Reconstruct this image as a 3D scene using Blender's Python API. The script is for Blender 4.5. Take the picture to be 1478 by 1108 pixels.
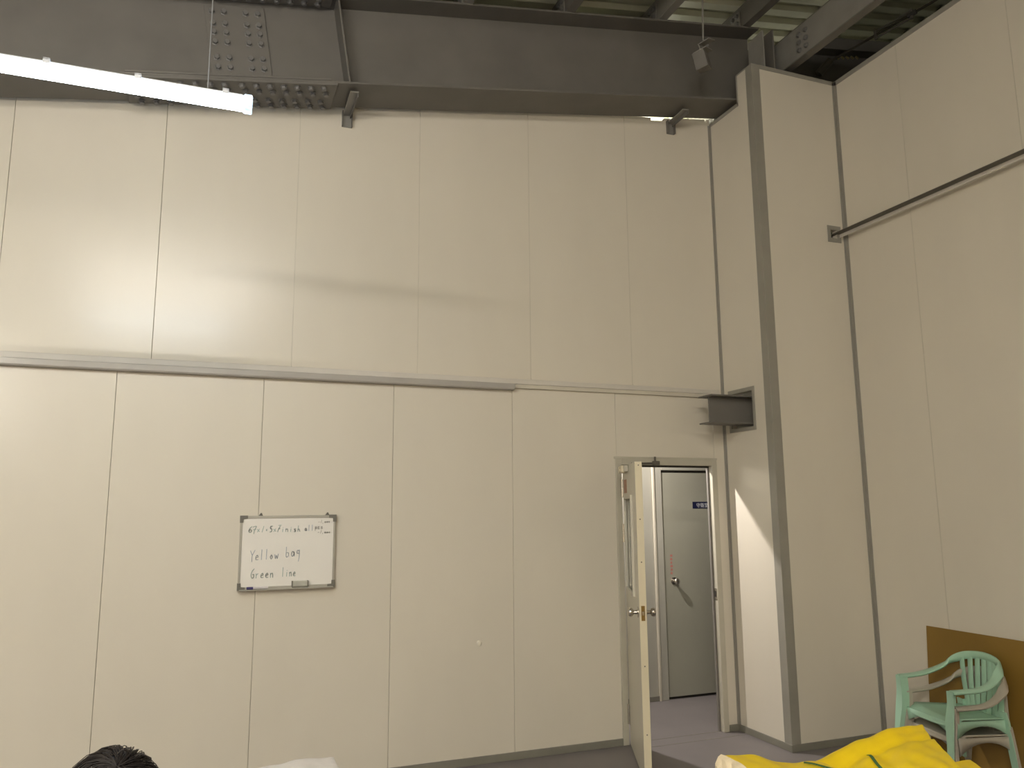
import bpy, bmesh, math, random
from mathutils import Vector, Matrix
random.seed(7)
S = bpy.context.scene
for o in list(bpy.data.objects): bpy.data.objects.remove(o)
COL = S.collection

# ---------------------------------------------------------------- camera, world, exposure
cam = bpy.data.cameras.new('camera'); camo = bpy.data.objects.new('camera', cam); COL.objects.link(camo)
R3 = ((0.934487714, -0.048728574, 0.352644636), (-0.355911906, -0.149333290, 0.922510858), (-0.007708945, 0.987585487, 0.156893205))
camo.matrix_world = Matrix(((R3[0][0], R3[0][1], -R3[0][2], 0.0), (R3[1][0], R3[1][1], -R3[1][2], -5.4232),
                            (R3[2][0], R3[2][1], -R3[2][2], 1.7425), (0, 0, 0, 1)))
cam.sensor_width = 36; cam.lens = 27.3745; cam.clip_start = 0.05; cam.clip_end = 100
S.camera = camo
W = bpy.data.worlds.new('world'); S.world = W; W.use_nodes = True
W.node_tree.nodes['Background'].inputs[0].default_value = (0.6, 0.7, 0.8, 1)
W.node_tree.nodes['Background'].inputs[1].default_value = 0.02
S.view_settings.view_transform = 'Standard'; S.view_settings.look = 'None'
S.view_settings.gamma = 1; S.view_settings.use_curve_mapping = False
S.view_settings.exposure = 0.60
LAMP_COOL = (0.76, 0.89, 1.0); LAMP_STRENGTH = 36.0        # the lamp in view
FILL_WARM = (1.0, 0.94, 0.85); FILL_LAMP_STRENGTH = 200.0    # unseen fill lamps added to brighten the room
CORRIDOR_POWER = 24.0; HALL_POWER = 140.0

# ---------------------------------------------------------------- materials
MATS = {}
def mat(name, col, rough=0.5, metal=0.0, var=0.06, scale=6.0, bump=0.0, bscale=60.0, spec=0.5, stretch=None, coat=0.0):
    m = bpy.data.materials.new(name); m.use_nodes = True; nt = m.node_tree; b = nt.nodes['Principled BSDF']
    tc = nt.nodes.new('ShaderNodeTexCoord'); mp = nt.nodes.new('ShaderNodeMapping')
    nt.links.new(tc.outputs['Object'], mp.inputs[0])
    if stretch: mp.inputs['Scale'].default_value = stretch
    n = nt.nodes.new('ShaderNodeTexNoise'); n.inputs['Scale'].default_value = scale; n.inputs['Detail'].default_value = 4
    nt.links.new(mp.outputs[0], n.inputs['Vector'])
    r = nt.nodes.new('ShaderNodeValToRGB'); e = r.color_ramp.elements
    e[0].position = 0.3; e[1].position = 0.7
    e[0].color = tuple(max(0, c * (1 - var)) for c in col) + (1,); e[1].color = tuple(min(1, c * (1 + var)) for c in col) + (1,)
    nt.links.new(n.outputs['Fac'], r.inputs[0]); nt.links.new(r.outputs[0], b.inputs['Base Color'])
    b.inputs['Roughness'].default_value = rough; b.inputs['Metallic'].default_value = metal
    b.inputs['Specular IOR Level'].default_value = spec
    if coat: b.inputs['Coat Weight'].default_value = coat; b.inputs['Coat Roughness'].default_value = 0.1
    if bump:
        n2 = nt.nodes.new('ShaderNodeTexNoise'); n2.inputs['Scale'].default_value = bscale; n2.inputs['Detail'].default_value = 3
        nt.links.new(mp.outputs[0], n2.inputs['Vector'])
        bp = nt.nodes.new('ShaderNodeBump'); bp.inputs['Strength'].default_value = bump; bp.inputs['Distance'].default_value = 0.01
        nt.links.new(n2.outputs['Fac'], bp.inputs['Height']); nt.links.new(bp.outputs[0], b.inputs['Normal'])
    MATS[name] = m; return m
def emit(name, col, strength):
    m = bpy.data.materials.new(name); m.use_nodes = True; nt = m.node_tree; nt.nodes.clear()
    e = nt.nodes.new('ShaderNodeEmission'); e.inputs[0].default_value = tuple(col) + (1,); e.inputs[1].default_value = strength
    o = nt.nodes.new('ShaderNodeOutputMaterial'); nt.links.new(e.outputs[0], o.inputs[0]); MATS[name] = m; return m
WALL = mat('cream_panel', (0.70, 0.65, 0.555), 0.245, var=0.03, scale=1.4, bump=0.02, bscale=3.0, spec=0.40, stretch=(1, 1, 0.35))
GROOVE = mat('panel_core', (0.58, 0.53, 0.42), 0.6)
TRIM = mat('grey_trim', (0.30, 0.285, 0.245), 0.45, var=0.05)
BASE = mat('grey_baseboard', (0.22, 0.21, 0.175), 0.5, var=0.06)
STEEL = mat('grey_painted_steel', (0.155, 0.145, 0.130), 0.5, var=0.10, scale=3.0, bump=0.03, bscale=25)
STEELL = mat('light_grey_steel', (0.25, 0.24, 0.215), 0.5, var=0.08)
BOLT = mat('bolt_steel', (0.20, 0.195, 0.19), 0.42, metal=0.35, var=0.08)
ROOF = mat('roof_sheet', (0.60, 0.60, 0.47), 0.45, metal=0.2, var=0.08, scale=2)
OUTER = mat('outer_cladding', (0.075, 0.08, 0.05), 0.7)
FLOOR = mat('floor_paint', (0.205, 0.185, 0.185), 0.5, var=0.07, scale=2.2, bump=0.02, bscale=30)
RAILM = mat('rail_steel', (0.62, 0.58, 0.52), 0.36, metal=0.0, var=0.04)
RAILG = mat('rail_gloss_steel', (0.42, 0.395, 0.36), 0.2, metal=0.0, var=0.04)
RAILP = mat('rail_pale_strip', (0.60, 0.56, 0.47), 0.4, var=0.04)
RAILD = mat('dark_steel_and_shade', (0.11, 0.10, 0.08), 0.5, var=0.08)
DOORM = mat('cream_door_paint', (0.62, 0.585, 0.49), 0.35, var=0.03, scale=2)
DOORE = mat('cream_door_edge', (0.76, 0.68, 0.50), 0.4, var=0.03, scale=2)
FRAME = mat('door_frame_paint', (0.50, 0.47, 0.385), 0.35, var=0.04)
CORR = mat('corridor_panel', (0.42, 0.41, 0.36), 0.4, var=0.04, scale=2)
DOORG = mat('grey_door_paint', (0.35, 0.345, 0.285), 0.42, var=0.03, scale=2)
CHROME = mat('satin_steel', (0.62, 0.58, 0.52), 0.22, metal=0.95, var=0.03)
DARK = mat('dark_gap', (0.03, 0.027, 0.022), 0.7)
NAVY = mat('navy_plate', (0.012, 0.014, 0.055), 0.4, var=0.02)
SIGNW = mat('sign_lettering', (0.62, 0.63, 0.66), 0.5, var=0.01)
PINKL = mat('faded_red_lettering', (0.50, 0.20, 0.17), 0.5, var=0.05)
BRONZE = mat('brown_label', (0.36, 0.17, 0.10), 0.45, var=0.1, scale=30)
PAPER = mat('label_paper', (0.62, 0.60, 0.56), 0.5, var=0.05)
WBS = mat('whiteboard_enamel', (0.83, 0.80, 0.745), 0.22, var=0.012, scale=4)
WBF = mat('whiteboard_aluminium', (0.46, 0.44, 0.385), 0.38, metal=0.4, var=0.04)
WBC = mat('whiteboard_corner', (0.165, 0.155, 0.13), 0.5, var=0.05)
INK1 = mat('teal_ink', (0.40, 0.50, 0.47), 0.5, var=0.12, scale=40)
INK2 = mat('grey_blue_ink', (0.42, 0.46, 0.52), 0.5, var=0.15, scale=40)
INK3 = mat('faint_brown_ink', (0.44, 0.41, 0.38), 0.5, var=0.12, scale=60)
VIOLET = mat('violet_plastic', (0.06, 0.045, 0.16), 0.4)
MARKW = mat('marker_barrel', (0.66, 0.62, 0.62), 0.4, var=0.03)
FELT = mat('eraser_grey', (0.47, 0.46, 0.39), 0.7, var=0.08, scale=30)
FELTD = mat('eraser_dark', (0.20, 0.19, 0.15), 0.8)
MINT = mat('mint_plastic', (0.40, 0.63, 0.475), 0.38, var=0.05, scale=5)
BEIGE = mat('beige_plastic', (0.45, 0.41, 0.34), 0.42, var=0.06, scale=5)
BROWN = mat('brown_hardboard', (0.25, 0.148, 0.028), 0.42, var=0.10, scale=2.5, bump=0.02)
YELLOW = mat('yellow_woven', (1.0, 0.70, 0.010), 0.5, var=0.05, scale=9, bump=0.12, bscale=260)
GREENS = mat('green_stripe', (0.06, 0.16, 0.05), 0.6)
LINER = mat('pale_liner', (0.86, 0.72, 0.50), 0.6, var=0.08, scale=30)
WHITEB = mat('white_woven', (0.74, 0.69, 0.65), 0.55, var=0.05, scale=25, bump=0.08, bscale=300)
WOOD = mat('table_wood', (0.32, 0.21, 0.11), 0.55, var=0.2, scale=5, stretch=(0.4, 6, 6))
HAIR = mat('dark_hair', (0.012, 0.008, 0.007), 0.55, var=0.3, scale=60)
SKIN = mat('skin', (0.50, 0.31, 0.21), 0.5, var=0.05)
SHIRT = mat('navy_shirt', (0.05, 0.06, 0.10), 0.8, var=0.1, scale=20)
PANTS = mat('dark_trousers', (0.03, 0.03, 0.035), 0.8, var=0.1)
HOUSING = mat('lamp_housing', (0.62, 0.63, 0.65), 0.4, var=0.02)
CLIP = mat('lamp_clip', (0.30, 0.31, 0.33), 0.35, metal=0.6)
LIT = emit('lamp_diffuser_lit', LAMP_COOL, LAMP_STRENGTH)
LIT_FILL = emit('fill_lamp_diffuser', FILL_WARM, FILL_LAMP_STRENGTH)
def glassy(name, col, rough, trans):
    m = mat(name, col, rough, var=0.0); b = m.node_tree.nodes['Principled BSDF']
    b.inputs['Transmission Weight'].default_value = trans; b.inputs['IOR'].default_value = 1.45; return m
CAPM = glassy('clear_end_cap', (0.80, 0.88, 0.95), 0.25, 0.6)
GLASS = glassy('pane_glass', (0.75, 0.78, 0.75), 0.03, 0.85)

# ---------------------------------------------------------------- mesh helpers
class MB:
    def __init__(s): s.v = []; s.f = []
    def add(s, vs, fs):
        n = len(s.v); s.v += [tuple(v) for v in vs]; s.f += [tuple(n + i for i in f) for f in fs]; return s
    def box(s, x0, x1, y0, y1, z0, z1):
        return s.add([(x0, y0, z0), (x1, y0, z0), (x1, y1, z0), (x0, y1, z0), (x0, y0, z1), (x1, y0, z1), (x1, y1, z1), (x0, y1, z1)],
                     [(0, 3, 2, 1), (4, 5, 6, 7), (0, 1, 5, 4), (1, 2, 6, 5), (2, 3, 7, 6), (3, 0, 4, 7)])
    def hexa(s, p):   # 8 points, bottom loop then top loop
        return s.add(p, [(0, 3, 2, 1), (4, 5, 6, 7), (0, 1, 5, 4), (1, 2, 6, 5), (2, 3, 7, 6), (3, 0, 4, 7)])
    def prism(s, loop, d):    # closed loop of 3-D points extruded by vector d
        n = len(loop); d = Vector(d); a = [Vector(p) for p in loop]; b = [p + d for p in a]
        return s.add(a + b, [tuple(range(n - 1, -1, -1)), tuple(range(n, 2 * n))] + [(i, (i + 1) % n, n + (i + 1) % n, n + i) for i in range(n)])
    def cyl(s, p, q, r, n=12, r2=None, cap=True):
        p = Vector(p); q = Vector(q); d = (q - p).normalized()
        a = d.orthogonal().normalized(); b = d.cross(a); r2 = r if r2 is None else r2
        A = [p + (a * math.cos(t) + b * math.sin(t)) * r for t in (2 * math.pi * i / n for i in range(n))]
        B = [q + (a * math.cos(t) + b * math.sin(t)) * r2 for t in (2 * math.pi * i / n for i in range(n))]
        f = [(i, (i + 1) % n, n + (i + 1) % n, n + i) for i in range(n)]
        if cap: f += [tuple(range(n - 1, -1, -1)), tuple(range(n, 2 * n))]
        return s.add(A + B, f)
    def lathe(s, p, d, prof, n=20):   # prof [(t along d, radius)]
        p = Vector(p); d = Vector(d).normalized(); a = d.orthogonal().normalized(); b = d.cross(a); vs = []; fs = []
        for t, r in prof:
            for i in range(n):
                th = 2 * math.pi * i / n; vs.append(p + d * t + (a * math.cos(th) + b * math.sin(th)) * r)
        for k in range(len(prof) - 1):
            for i in range(n): fs.append((k * n + i, k * n + (i + 1) % n, (k + 1) * n + (i + 1) % n, (k + 1) * n + i))
        fs.append(tuple(range(n - 1, -1, -1))); m = (len(prof) - 1) * n; fs.append(tuple(range(m, m + n)))
        return s.add(vs, fs)
    def sweep(s, pts, prof, up=Vector((0, 0, 1)), ups=None, scales=None):   # closed 2-D profile (side, up) along points
        pts = [Vector(p) for p in pts]; n = len(prof); vs = []; fs = []
        for i, p in enumerate(pts):
            t = (pts[min(i + 1, len(pts) - 1)] - pts[max(i - 1, 0)]).normalized()
            u = Vector(ups[i]) if ups else Vector(up)
            sd = t.cross(u).normalized(); uu = sd.cross(t).normalized(); k = scales[i] if scales else (1, 1)
            for a, b in prof: vs.append(p + sd * a * k[0] + uu * b * k[1])
        for i in range(len(pts) - 1):
            for j in range(n): fs.append((i * n + j, i * n + (j + 1) % n, (i + 1) * n + (j + 1) % n, (i + 1) * n + j))
        fs.append(tuple(range(n - 1, -1, -1))); m = (len(pts) - 1) * n; fs.append(tuple(range(m, m + n)))
        return s.add(vs, fs)
    def mesh(s, name):
        me = bpy.data.meshes.new(name); me.from_pydata(s.v, [], s.f)
        bm = bmesh.new(); bm.from_mesh(me); bmesh.ops.recalc_face_normals(bm, faces=bm.faces); bm.to_mesh(me); bm.free(); return me
    def build(s, name, m, parent=None, bevel=0, smooth=False, seg=1):
        o = bpy.data.objects.new(name, s.mesh(name)); COL.objects.link(o); o.data.materials.append(m)
        if parent: own(o, parent)
        if bevel:
            b = o.modifiers.new('bevel', 'BEVEL'); b.width = bevel; b.segments = seg; b.limit_method = 'ANGLE'; b.angle_limit = math.radians(40)
        if smooth: shade(o)
        return o
def shade(o, ang=40):
    for p in o.data.polygons: p.use_smooth = True
    o.data.set_sharp_from_angle(angle=math.radians(ang))
def world_of(o):
    m = Matrix.LocRotScale(o.location, o.rotation_euler, o.scale)
    return world_of(o.parent) @ o.matrix_parent_inverse @ m if o.parent else m
def own(o, parent):   # mesh is in world coordinates already: keep it in place
    o.parent = parent; o.matrix_parent_inverse = world_of(parent).inverted()
def local(o, parent): # mesh is in the parent's own coordinates
    o.parent = parent; o.matrix_parent_inverse = Matrix()
def empty(name, loc, rz=0):
    o = bpy.data.objects.new(name, None); COL.objects.link(o); o.location = loc; o.rotation_euler = (0, 0, rz); o.empty_display_size = 0.1; return o
def tag(o, label, cat, group=None):
    o['label'] = label; o['category'] = cat
    if group: o['group'] = group
    return o
def struct(o): o['kind'] = 'structure'; return o
def kids(o): return [c for c in bpy.data.objects if c.parent == o]
def copy_tree(o, parent=None):
    c = o.copy(); COL.objects.link(c); c.parent = parent; c.matrix_parent_inverse = o.matrix_parent_inverse.copy()
    for k in kids(o): copy_tree(k, c)
    return c
def copy_part(o, off):
    c = o.copy(); COL.objects.link(c); c.location = Vector(o.location) + Vector(off); return c
def spline(pts, n):   # Catmull-Rom through pts
    P = [Vector(p) for p in pts]; P = [2 * P[0] - P[1]] + P + [2 * P[-1] - P[-2]]; out = []
    for i in range(1, len(P) - 2):
        for k in range(n):
            t = k / n; a, b, c, d = P[i - 1:i + 3]
            out.append(0.5 * (2 * b + (c - a) * t + (2 * a - 5 * b + 4 * c - d) * t * t + (3 * b - a - 3 * c + d) * t ** 3))
    out.append(P[-2]); return out
def cells(us, vs, skip, f, depth):   # slab made of cells with holes; f(u, v, t) -> 3-D point, t in 0..depth
    bm = bmesh.new(); V = {}
    def gv(i, j, t):
        k = (i, j, t)
        if k not in V: V[k] = bm.verts.new(f(us[i], vs[j], t * depth))
        return V[k]
    on = lambda i, j: 0 <= i < len(us) - 1 and 0 <= j < len(vs) - 1 and (i, j) not in skip
    for i in range(len(us) - 1):
        for j in range(len(vs) - 1):
            if not on(i, j): continue
            for t in (0, 1): bm.faces.new([gv(i, j, t), gv(i + 1, j, t), gv(i + 1, j + 1, t), gv(i, j + 1, t)])
            for (a, b), (c, d) in (((i - 1, j), ((i, j), (i, j + 1))), ((i + 1, j), ((i + 1, j), (i + 1, j + 1))),
                                   ((i, j - 1), ((i, j), (i + 1, j))), ((i, j + 1), ((i, j + 1), (i + 1, j + 1)))):
                if not on(a, b): bm.faces.new([gv(*c, 0), gv(*d, 0), gv(*d, 1), gv(*c, 1)])
    bmesh.ops.recalc_face_normals(bm, faces=bm.faces)
    m = MB(); bm.verts.index_update(); m.v = [tuple(v.co) for v in bm.verts]; m.f = [tuple(v.index for v in f_.verts) for f_ in bm.faces]; bm.free(); return m

# ---------------------------------------------------------------- key dimensions
XC, YC, XR, TOP = 3.97, -0.605, 4.83, 5.335      # boxed column left face, front face, right wall, partition top
SL = 0.153                                        # roof pitch
zb = lambda x: 4.5195 + SL * x                    # underside of the big beam
zt = lambda x: 5.185 + 0.1556 * x                 # underside of its top flange
zr = lambda x: zt(x) + 0.215                      # roof sheet
XL, YR = -6.6, -11.0                              # far side and rear of the hall

# ---------------------------------------------------------------- floor
fl = struct(MB().box(XL - .1, 6.3, YR - .1, 2.4, -0.12, 0).build('floor', FLOOR))
for y0, z in ((-0.12, 0.0), (0.03, 0.0)):
    MB().box(2.99, 3.97, y0, y0 + 0.006, -0.002, 0.0016).build('floor_joint', BASE, fl)

# ---------------------------------------------------------------- back wall: separate panels with open joints
wb = struct(MB().prism([(XL, .02, 0), (2.935, .02, 0), (2.935, .02, 2.112), (3.862, .02, 2.112), (3.862, .02, 0), (4.02, .02, 0), (4.02, .02, zb(4.02) - .04), (3.1, .02, zb(3.1) - .04), (3.1, .02, zb(3.1) + .04),
                        (XL, .02, zb(XL) + .04)], (0, 0.055, 0)).build('wall_back', GROOVE))
G = 0.0011
def wpanel(x0, x1, z0, z1a, z1b):
    MB().prism([(x0 + G, 0, z0), (x1 - G, 0, z0), (x1 - G, 0, z1b), (x0 + G, 0, z1a)], (0, 0.03, 0)).build('wall_panel', WALL, wb, bevel=0.0018)
lo = [-6.6, -5.9, -5.02, -4.135, -3.25, -2.37, -1.485, -0.6, 0.288, 1.172, 2.073, 2.945]
for a, b in zip(lo, lo[1:]): wpanel(a, b, 0.0, 2.66, 2.66)
wpanel(2.945, 3.855, 2.105, 2.66, 2.66); wpanel(3.855, 3.975, 0, 2.66, 2.66)
up = [-6.6, -5.7, -4.82, -3.94, -3.06, -2.17, -1.29, -0.41, 0.46, 1.341, 2.228, 3.11, 3.975]
for a, b in zip(up[:-1], up[1:-1]): wpanel(a, b, 2.664, zb(a) + .05, zb(b) + .05)
nt_ = [(3.975 - G, .012), (3.945, .012), (3.945, -.012), (3.925, -.012), (3.925, .014), (3.655, .016), (3.655, -.008), (3.605, -.008), (3.605, .014), (3.505, .014), (3.505, -.008), (3.375, -.008), (3.375, .018), (3.11 + G, .03)]
MB().prism([(3.11 + G, 0, 2.664), (3.975 - G, 0, 2.664)] + [(x, 0, zb(x) + d) for x, d in nt_], (0, 0.03, 0)).build('wall_panel', WALL, wb, bevel=0.0012)
# thin pale strips painting the light caught on the upper joint edges
for x in (0.46, 1.341, 2.228, 3.11):
    MB().box(x - .0020, x + .0020, -.0008, .012, 2.71, zb(x) - .03).build('joint_glint', RAILP, wb)

# boxed column
hy0, hy1, hz0, hz1 = -0.385, -0.105, 2.365, 2.65
us = [YC, -0.405, hy0, hy1, 0.0]; vs = [0.0, hz0, hz1, 5.085, TOP]
cl = struct(cells(us, vs, {(2, 1), (1, 3), (2, 3), (3, 3)}, lambda u, v, t: (XC + t, u, v), 0.05).build('wall_column_left', WALL))
us = [XC + .05, 4.672, 4.74, XR]; vs = [0.0, 3.925, 3.995, TOP]
cf = struct(cells(us, vs, {(1, 1)}, lambda u, v, t: (u, YC + t, v), 0.05).build('wall_column_front', WALL))
# right wall
wr = struct(MB().box(XR + .03, XR + .08, YR, YC + .05, 0, TOP).build('wall_right', GROOVE))
ys = [YC + .02, -1.257, -2.15, -3.04, -3.93, -4.82, -5.71, -6.6, -7.49, -8.38, -9.27, -10.16, -11.0]
for a, b in zip(ys, ys[1:]):
    MB().box(XR, XR + .03, b + G, a - G, 0, TOP).build('wall_panel', WALL, wr, bevel=0.0018)
for y in (-1.257, -2.15, -3.04):
    MB().box(XR - .0012, XR + .01, y - .002, y + .002, 0.05, TOP - .02).build('joint_glint', RAILP, wr)  # pale strips again paint caught light on the joint edges
struct(MB().box(XL - .1, XL, YR, 0.07, 0, zr(XL)).build('wall_left', WALL))
struct(MB().prism([(XL, YR - .1, 0), (XR + .1, YR - .1, 0), (XR + .1, YR - .1, zr(XR)), (XL, YR - .1, zr(XL))], (0, .1, 0)).build('wall_rear', WALL))
# outer cladding of the building, dark in the roof space
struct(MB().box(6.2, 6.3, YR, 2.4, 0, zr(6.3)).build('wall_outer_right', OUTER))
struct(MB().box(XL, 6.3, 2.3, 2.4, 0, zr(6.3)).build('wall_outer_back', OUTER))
# roof: trapezoid sheet with ribs along the pitch
rm = MB(); pitch = 0.19; prof = []
y = YR - .2
while y < 2.5:
    prof += [(y, 0), (y + .085, 0), (y + .11, .038), (y + .165, .038)]; y += pitch
x0, x1 = XL - .2, 6.5
vs_ = [(x0, y, zr(x0) + h) for y, h in prof] + [(x1, y, zr(x1) + h) for y, h in prof]; n = len(prof)
rm.add(vs_, [(i, i + 1, n + i + 1, n + i) for i in range(n - 1)])
ro = rm.build('ceiling', ROOF); struct(ro)
sd = ro.modifiers.new('thickness', 'SOLIDIFY'); sd.thickness = 0.004; sd.offset = 1

# trims
tn = [0]
def trim(mb, m=TRIM, bevel=0.0015):
    tn[0] += 1; return struct(mb.build('trim_%d' % tn[0], m, bevel=bevel))
e = 0.004
trim(MB().prism([(XC - e, -0.53, 0), (XC - e, YC - e, 0), (XC + .078, YC - e, 0), (XC + .078, YC + .001, 0), (XC + .001, YC + .001, 0), (XC + .001, -0.53, 0)], (0, 0, TOP + .004)))
trim(MB().prism([(XC - .018, -e, 0), (XC - .018, .001, 0), (XC + .001, .001, 0), (XC + .001, -.022, 0), (XC - e, -.022, 0), (XC - e, -e, 0)], (0, 0, 5.08)), TRIM)
trim(MB().prism([(XR - .024, YC - e, 0), (XR - .024, YC + .001, 0), (XR + .001, YC + .001, 0), (XR + .001, YC - .03, 0), (XR - e, YC - .03, 0), (XR - e, YC - e, 0)], (0, 0, TOP)))
trim(MB().box(XC + .078, XR, YC - e, YC + .055, TOP - .03, TOP + .006))
trim(MB().box(XR - e, XR + .085, YR, YC - .001, TOP - .035, TOP + .006))
trim(MB().box(XC - e, XC + .055, -.53, -.405, TOP - .006, TOP + .006))
trim(MB().box(XC - e, XC + .055, -.415, -.40, 5.068, TOP))
trim(MB().box(XC - e, XC + .055, -.415, -.004, 5.060, 5.092))
def base(name, mb): return struct(mb.build(name, BASE, bevel=0.002))
base('baseboard_back', MB().box(XL, 2.93, -.014, 0, 0, .05))
base('baseboard_column_left', MB().box(XC - .014, XC - .004, YC - .01, -.004, 0, .05))
base('baseboard_column_front', MB().box(XC - .014, XR, YC - .014, YC - .004, 0, .05))
base('baseboard_right', MB().box(XR - .014, XR, YR, YC - .014, 0, .05))
base('baseboard_door', MB().box(3.87, XC - .014, -.012, 0, 0, .05))

# ---------------------------------------------------------------- doorway and its open door
DX0, DX1, DH = 2.93, 3.867, 2.119
d1 = struct(empty('door_1', (3.40, 0.0, 0)))
fw = 0.05
def jamb(xa, xb, xin, s):
    # flat face, then stepped reveal
    MB().prism([(xa, -.014, 0), (xb, -.014, 0), (xb, .05, 0), (xa, .05, 0)], (0, 0, DH)).build('frame_jamb', FRAME, d1, bevel=.003)
    m = MB(); a, b = sorted((xb if s > 0 else xa, xin)); m.box(a, b, .030, .050, 0, DH - fw); m.build('door_stop', STOP_SHADE, d1, bevel=.001)
STOP_SHADE = mat('door_stop_shade', (0.20, 0.185, 0.17), .5)  # darker than the frame: shade on the stop painted into its colour
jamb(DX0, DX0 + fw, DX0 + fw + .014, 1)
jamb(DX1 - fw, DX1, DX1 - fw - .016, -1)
MB().box(DX0 + fw, DX1 - fw, -.014, .05, DH - fw, DH).build('frame_head', FRAME, d1, bevel=.003)
MB().box(DX0 + fw, DX1 - fw, .030, .050, DH - fw - .014, DH - fw).build('door_stop', DARK, d1)
MB().box(DX0 - .012, DX1 + .012, -.006, 0, DH - .002, DH + .014).build('head_moulding', FRAME, d1, bevel=.002)
# strike on the far jamb
MB().box(DX1 - fw - .004, DX1 - fw + .001, -.004, .03, 1.0, 1.09).build('strike_plate', CHROME, d1, bevel=.001)
MB().box(DX1 - fw - .006, DX1 - fw - .003, .004, .022, 1.025, 1.07).build('strike_hole', DARK, d1)
# leaf, built in its own coordinates and swung open
LT, LW, LH = 0.048, 0.832, 2.045
us = [0, .19, .60, LW]; vs = [0.010, 1.16, 1.80, LH]
leaf = cells(us, vs, {(1, 1)}, lambda u, v, t: (u, t, v), LT).build('leaf', DOORM, None, bevel=.0015)
local(leaf, d1); leaf.location = Vector((2.982, -.022, 0)) - d1.location; leaf.rotation_euler = (0, 0, math.radians(-113.2))
def lp(mb, name, m, bevel=0, smooth=False):
    o = mb.build(name, m, None, bevel=bevel, smooth=smooth); local(o, leaf); return o
lp(MB().box(LW, LW + .002, 0.001, LT - .001, .012, LH - .002), 'edge_strip', DOORE)
gm = cells([.165, .19, .60, .625], [1.135, 1.16, 1.80, 1.825], {(1, 1)}, lambda u, v, t: (u, -.016 + t, v), .030)
lp(gm, 'window_bead', DOORM, .003)
gm = cells([.165, .19, .60, .625], [1.135, 1.16, 1.80, 1.825], {(1, 1)}, lambda u, v, t: (u, LT - .014 + t, v), .024)
lp(gm, 'window_bead', DOORM, .003)
lp(MB().box(.185, .605, .018, .026, 1.155, 1.805), 'pane', GLASS)
for s, y in ((-1, 0.0), (1, LT)):
    lp(MB().lathe((LW - .065, y, 1.052), (0, s, 0), [(0, .034), (.006, .034), (.010, .014), (.030, .012), (.036, .022), (.044, .028), (.056, .029), (.064, .024), (.068, .010)]), 'knob', CHROME, smooth=True)
lp(MB().box(LW + .002, LW + .0035, .012, .036, 1.005, 1.10), 'latch_plate', mat('brass_latch', (0.30, 0.19, 0.06), .35, metal=.8))
lp(MB().box(LW + .003, LW + .010, .018, .030, 1.04, 1.065), 'latch_bolt', CHROME, .002)
for z in (.30, .72, 1.38, 1.66, 2.02): lp(MB().cyl((LW + .001, .024, z), (LW + .0032, .024, z), .0045, 8), 'screw', RAILD)
# closer body, arm, label
cb = lp(MB().box(.15, .37, -.045, -.001, 1.994, 2.044), 'closer_body', DOORE, .004)
lp(MB().cyl((.26, -.046, 2.000), (.26, -.0445, 2.000), .009, 8).cyl((.26, -.046, 2.031), (.26, -.0445, 2.031), .009, 8), 'closer_screw', DARK)
lp(MB().box(.37, .43, -.030, -.001, 1.996, 2.042), 'closer_cap', FRAME, .004)
lp(MB().box(.09, .28, -.0025, 0, 1.845, 1.945), 'label_plate', BRONZE)
lp(MB().box(.02, .085, -.0025, 0, 1.90, 1.955), 'paper_label', PAPER)
for z in (1.885, 1.545, 0.22):
    for k in (0, 1):
        lp(MB().cyl((-.004, -.006, z - .07 + k * .071), (-.004, -.006, z - .001 + k * .071), .0115, 10), 'hinge_knuckle', CHROME, smooth=True)
    lp(MB().box(.0, .032, -.0022, 0, z - .07, z + .07), 'hinge_plate', CHROME)
ar = MB().cyl((3.02, -.10, 2.072), (3.275, -.035, 2.082), .009, 8).build('closer_arm', RAILD, d1)
MB().box(3.255, 3.31, -.045, -.012, 2.070, 2.100).cyl((3.272, -.032, 2.095), (3.272, -.032, 2.135), .009, 8).build('closer_bracket', RAILD, d1, bevel=.003)

# ---------------------------------------------------------------- corridor behind the door
CY = 1.055
wc = struct(MB().box(1.2, 5.6, CY + .03, CY + .10, 0, 2.75).build('wall_corridor', GROOVE))
for a, b in ((1.2, 2.4), (2.4, 3.05), (3.05, 3.72), (3.72, 3.885)):
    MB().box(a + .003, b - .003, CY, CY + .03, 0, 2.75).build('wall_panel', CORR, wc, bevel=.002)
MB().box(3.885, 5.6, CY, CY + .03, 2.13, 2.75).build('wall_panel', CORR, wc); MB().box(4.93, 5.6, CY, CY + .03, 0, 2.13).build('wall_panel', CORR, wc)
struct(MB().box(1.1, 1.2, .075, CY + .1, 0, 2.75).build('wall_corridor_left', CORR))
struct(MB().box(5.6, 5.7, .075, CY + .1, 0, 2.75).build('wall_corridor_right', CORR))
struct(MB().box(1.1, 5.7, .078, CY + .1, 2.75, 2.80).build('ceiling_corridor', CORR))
base('baseboard_corridor', MB().box(1.2, 3.885, CY - .012, CY, 0, .045))
d2 = struct(empty('door_2', (4.4, CY, 0)))
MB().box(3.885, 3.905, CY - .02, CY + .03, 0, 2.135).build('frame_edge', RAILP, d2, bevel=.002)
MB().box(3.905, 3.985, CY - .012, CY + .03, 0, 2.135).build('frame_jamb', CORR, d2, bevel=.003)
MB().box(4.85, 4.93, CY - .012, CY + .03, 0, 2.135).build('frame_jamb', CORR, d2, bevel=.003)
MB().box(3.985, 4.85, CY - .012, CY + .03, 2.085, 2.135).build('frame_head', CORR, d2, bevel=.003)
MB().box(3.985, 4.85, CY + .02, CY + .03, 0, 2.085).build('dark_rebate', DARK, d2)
lf2 = MB().box(3.992, 4.843, CY - .002, CY + .022, .022, 2.062).build('leaf', DOORG, d2, bevel=.002)
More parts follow.
